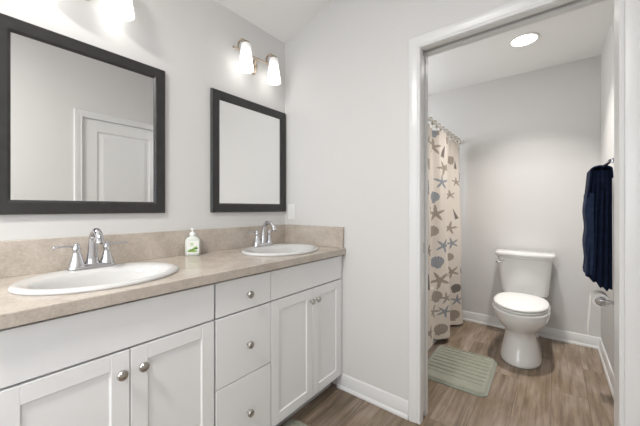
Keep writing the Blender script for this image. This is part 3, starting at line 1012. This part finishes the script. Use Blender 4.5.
# bath mats
def make_mat(label, x0, x1, y0, y1, cx, cy, rz, nrib=8):
    t = thing('bath_mat', label, 'bath mat', (cx, cy, 0), 'sage green bath mats', rz)
    nx, ny = 60, 220
    b = bmesh.new()
    hx, hy, r = (x1 - x0) / 2, (y1 - y0) / 2, .05
    out = rounded(-hx, hx, -hy, hy, r, 10)
    # binding
    m = MB()
    m.loft([[(x, y, 0.0005) for x, y in out], [(x * 1.0, y, .006) for x, y in out], [(x * (1 - .004 / hx), y * (1 - .004 / hy), .0085) for x, y in out]])
    # thin wavy base with folded-over edge
    m.build('binding', 'mat_edge', t, smooth=40)
    # plush top: grid clipped to rounded rect; height from grooves
    i_ = .009
    hx2, hy2, r2 = hx - i_, hy - i_, r - i_ * .6
    m_verts = {}
    rows = []
    for j in range(ny + 1):
        y = -hy2 + 2 * hy2 * j / ny
        ey = max(0, abs(y) - (hy2 - r2))
        w_ = hx2 - r2 + math.sqrt(max(0, r2 * r2 - ey * ey))
        row = []
        for i in range(nx + 1):
            x = -w_ + 2 * w_ * i / nx
            edge = min(w_ - abs(x), hy2 - abs(y))
            h = .010 + .013 * (1 - math.exp(-edge / .006))
            # grooves run across the mat
            span = hy2 - .062
            yo = y - .030
            if abs(yo) < span + .004 and w_ - abs(x) > .018:
                u = (yo + span) / (2 * span) * nrib
                f = abs(u - round(u)) * (2 * span) / nrib
                fade = min(1, (w_ - abs(x) - .018) / .02)
                h -= .0150 * math.exp(-(f / .0052) ** 2) * fade
            if j in (0, ny) or i in (0, nx): h = .0075
            row.append(b.verts.new((x, y, h)))
        rows.append(row)
    for a, c in zip(rows, rows[1:]):
        for i in range(nx):
            b.faces.new((a[i], a[i + 1], c[i + 1], c[i]))
    bmesh.ops.recalc_face_normals(b, faces=b.faces)
    m = MB(); m.merge(b)
    m.build('plush_top', 'mat', t, smooth=60)
    return t
make_mat('sage green ribbed bath mat on the floor beside the shower curtain', 0, .435, 0, .57, 1.068, 2.335, .02)
c = copy_tree([o for o in SC.objects if o.name == 'bath_mat'][0])
c.location = (.695, .915, 0)
c.rotation_euler = (0, 0, .03)
c['label'] = 'sage green bath mat in front of the vanity, only its corner at the picture bottom'

# towel bar and towel
BX, BZ = 1.842, 1.420
t = thing('towel_bar', 'chrome towel bar on the right wall holding the navy towel', 'towel bar', (W, 2.4, BZ))
m = MB(); m.tube([(BX - W, -.30, 0), (BX - W, .36, 0)], .0085, 14)
m.build('bar', 'chrome', t)
for yy in (-.30, .36):
    m = MB()
    m.lathe([(0, .0005), (.026, .0005), (.026, .006), (.014, .012), (.011, .050), (.013, .062), (.013, .074), (0, .076)], 24, mtx=Matrix.Translation((0, yy, 0)) @ Matrix.Rotation(-PI / 2, 4, 'Y'))
    m.build('bracket', 'chrome', t)

t = thing('bath_towel', 'navy blue towel folded over the towel bar on the right wall', 'towel', (BX, 2.60, BZ))
# body: pleated hanging bundle. plan outline with a corrugated near end, per height
def towel_ring(z, n=96):
    f = (BZ - z) / .72            # 0 top .. 1 bottom
    f = max(0, min(1.02, f))
    xl = -.038 - .030 * f ** .8   # outer face (away from wall)
    xr = .048
    yn = -.120 - .010 * f         # near end
    yf = .13
    top_in = 0
    k = 1
    if z > BZ:
        q = (z - (BZ - .03)) / .052
        k = math.sqrt(max(0.05, 1 - q * q))
        mid = .003
        xl = mid + (xl - mid) * k; xr = mid + (xr - mid) * k
    out = []
    # near end: folds
    nf = 48
    for i in range(nf):
        u = i / nf
        x = xl + (xr - xl) * u
        fold = .026 * k * (abs(math.sin(u * PI * 4.2 + .5 + .5 * f)) ** .6 - .5) * (.35 + .65 * min(1, f * 4))
        out.append((x, yn - fold + .012 * (2 * u - 1) ** 4, z - BZ))
    for i in range(12):
        out.append((xr, yn + (yf - yn) * i / 12, z - BZ))
    for i in range(12):
        out.append((xr + (xl - xr) * i / 12, yf, z - BZ))
    for i in range(24):
        u = i / 24
        out.append((xl + .005 * math.sin(u * 9 + f * 2), yf + (yn - yf) * u, z - BZ))
    return out
m = MB()
zs = [BZ - .735 + .725 * (i / 30) for i in range(31)]
rings = []
for i, z in enumerate(zs):
    r = towel_ring(z)
    if i == 0:
        # uneven hem: the outer layer ends higher than the middle
        r = [(x, y, zz + .065 * max(0, (.01 - x)) / .07 + .008 * math.sin(x * 200)) for x, y, zz in r]
    if 1 <= i <= 3:
        r = [(x, y, zz + .065 * (1 - i / 4) * max(0, (.01 - x)) / .07) for x, y, zz in r]
    rings.append(r)
m.loft(rings)
m.build('hanging_folds', 'towel', t, smooth=60)
# short outer flap folded over the top
m = MB()
prof = []
for i in range(9):
    z = -.165 + .165 * i / 8
    prof.append((-.050 - .014 * (1 - i / 8), z - .01))
for i in range(1, 17):
    a = PI - PI * i / 16
    prof.append((.000 + .050 * math.cos(a), -.006 + .0265 * math.sin(a)))
th = .010
prof += [(.051, -.03), (.052, -.06)]
inner = []
for i, (x, z) in enumerate(prof):
    a, c_ = prof[max(0, i - 1)], prof[min(len(prof) - 1, i + 1)]
    tx, tz = c_[0] - a[0], c_[1] - a[1]
    L_ = math.hypot(tx, tz)
    inner.append((x + tz / L_ * th, z - tx / L_ * th))
poly = prof + inner[::-1]
m.loft([[(x, y + .006 * math.sin(40 * z), z) for x, z in poly] for y in (-.118, -.128, -.132)] [::-1] + [[(x, y, z) for x, z in poly] for y in (-.05, .0, .06, .128)])
m.build('top_flap', 'towel', t, smooth=50)
m = MB()
m.loft([[(-.070 + .004 * math.sin(z * 30), -.128 + o[1], z) if o[0] == 0 else (-.034, -.136 + o[1], z) for o in ((0, 0), (1, 0), (1, .012), (0, .24))] for z in np.linspace(-.655, -.15, 14).tolist()])
m.build('outer_layer', 'towel2', t, smooth=50)

# toilet paper holder and roll
RXP, RYP, RZP = 1.843, 2.56, .603
t = thing('paper_holder', 'chrome toilet paper holder on the right wall below the towel', 'toilet paper holder', (W, RYP, RZP))
m = MB()
m.lathe([(0, .0005), (.025, .0005), (.025, .006), (.013, .012), (.010, .040), (.012, .060), (0, .074)], 24, mtx=Matrix.Translation((0, -.11, 0.012)) @ Matrix.Rotation(-PI / 2, 4, 'Y'))
m.build('wall_post', 'chrome', t)
m = MB()
m.tube([(-.062, -.11, .012), (-.070, -.105, .010), (RXP - W, -.090, .004), (RXP - W, -.075, 0), (RXP - W, .06, 0)], .0085, 12)
m.lathe([(0, 0), (.014, .001), (.026, .006), (.028, .012), (.022, .017), (0, .019)], 24, mtx=Matrix.Translation((RXP - W, -.054, 0)) @ Matrix.Rotation(PI / 2, 4, 'X'))
m.build('arm', 'chrome', t)
t = thing('toilet_paper_roll', 'white toilet paper roll with a loose hanging sheet on the chrome holder', 'toilet paper', (RXP, RYP, RZP))
m = MB()
m.lathe([(.020, -.050), (.042, -.050), (.043, -.048), (.043, .048), (.042, .050), (.020, .050), (.020, -.050)], 40, mtx=Matrix.Rotation(PI / 2, 4, 'X'))
m.build('roll', 'paper', t)
m = MB()
pr = [(0.0438 * math.cos(a), 0.0438 * math.sin(a)) for a in [PI / 2 + PI / 2 * i / 8 for i in range(9)]] + [(-.046, -.03), (-.048, -.08), (-.052, -.13), (-.056, -.19), (-.057, -.235)]
pi_ = [(x - .0012, z + .0004) for x, z in pr]
m.prism(pr + pi_[::-1], 'y', -.049, .049)
m.build('hanging_sheet', 'paper', t, smooth=50)
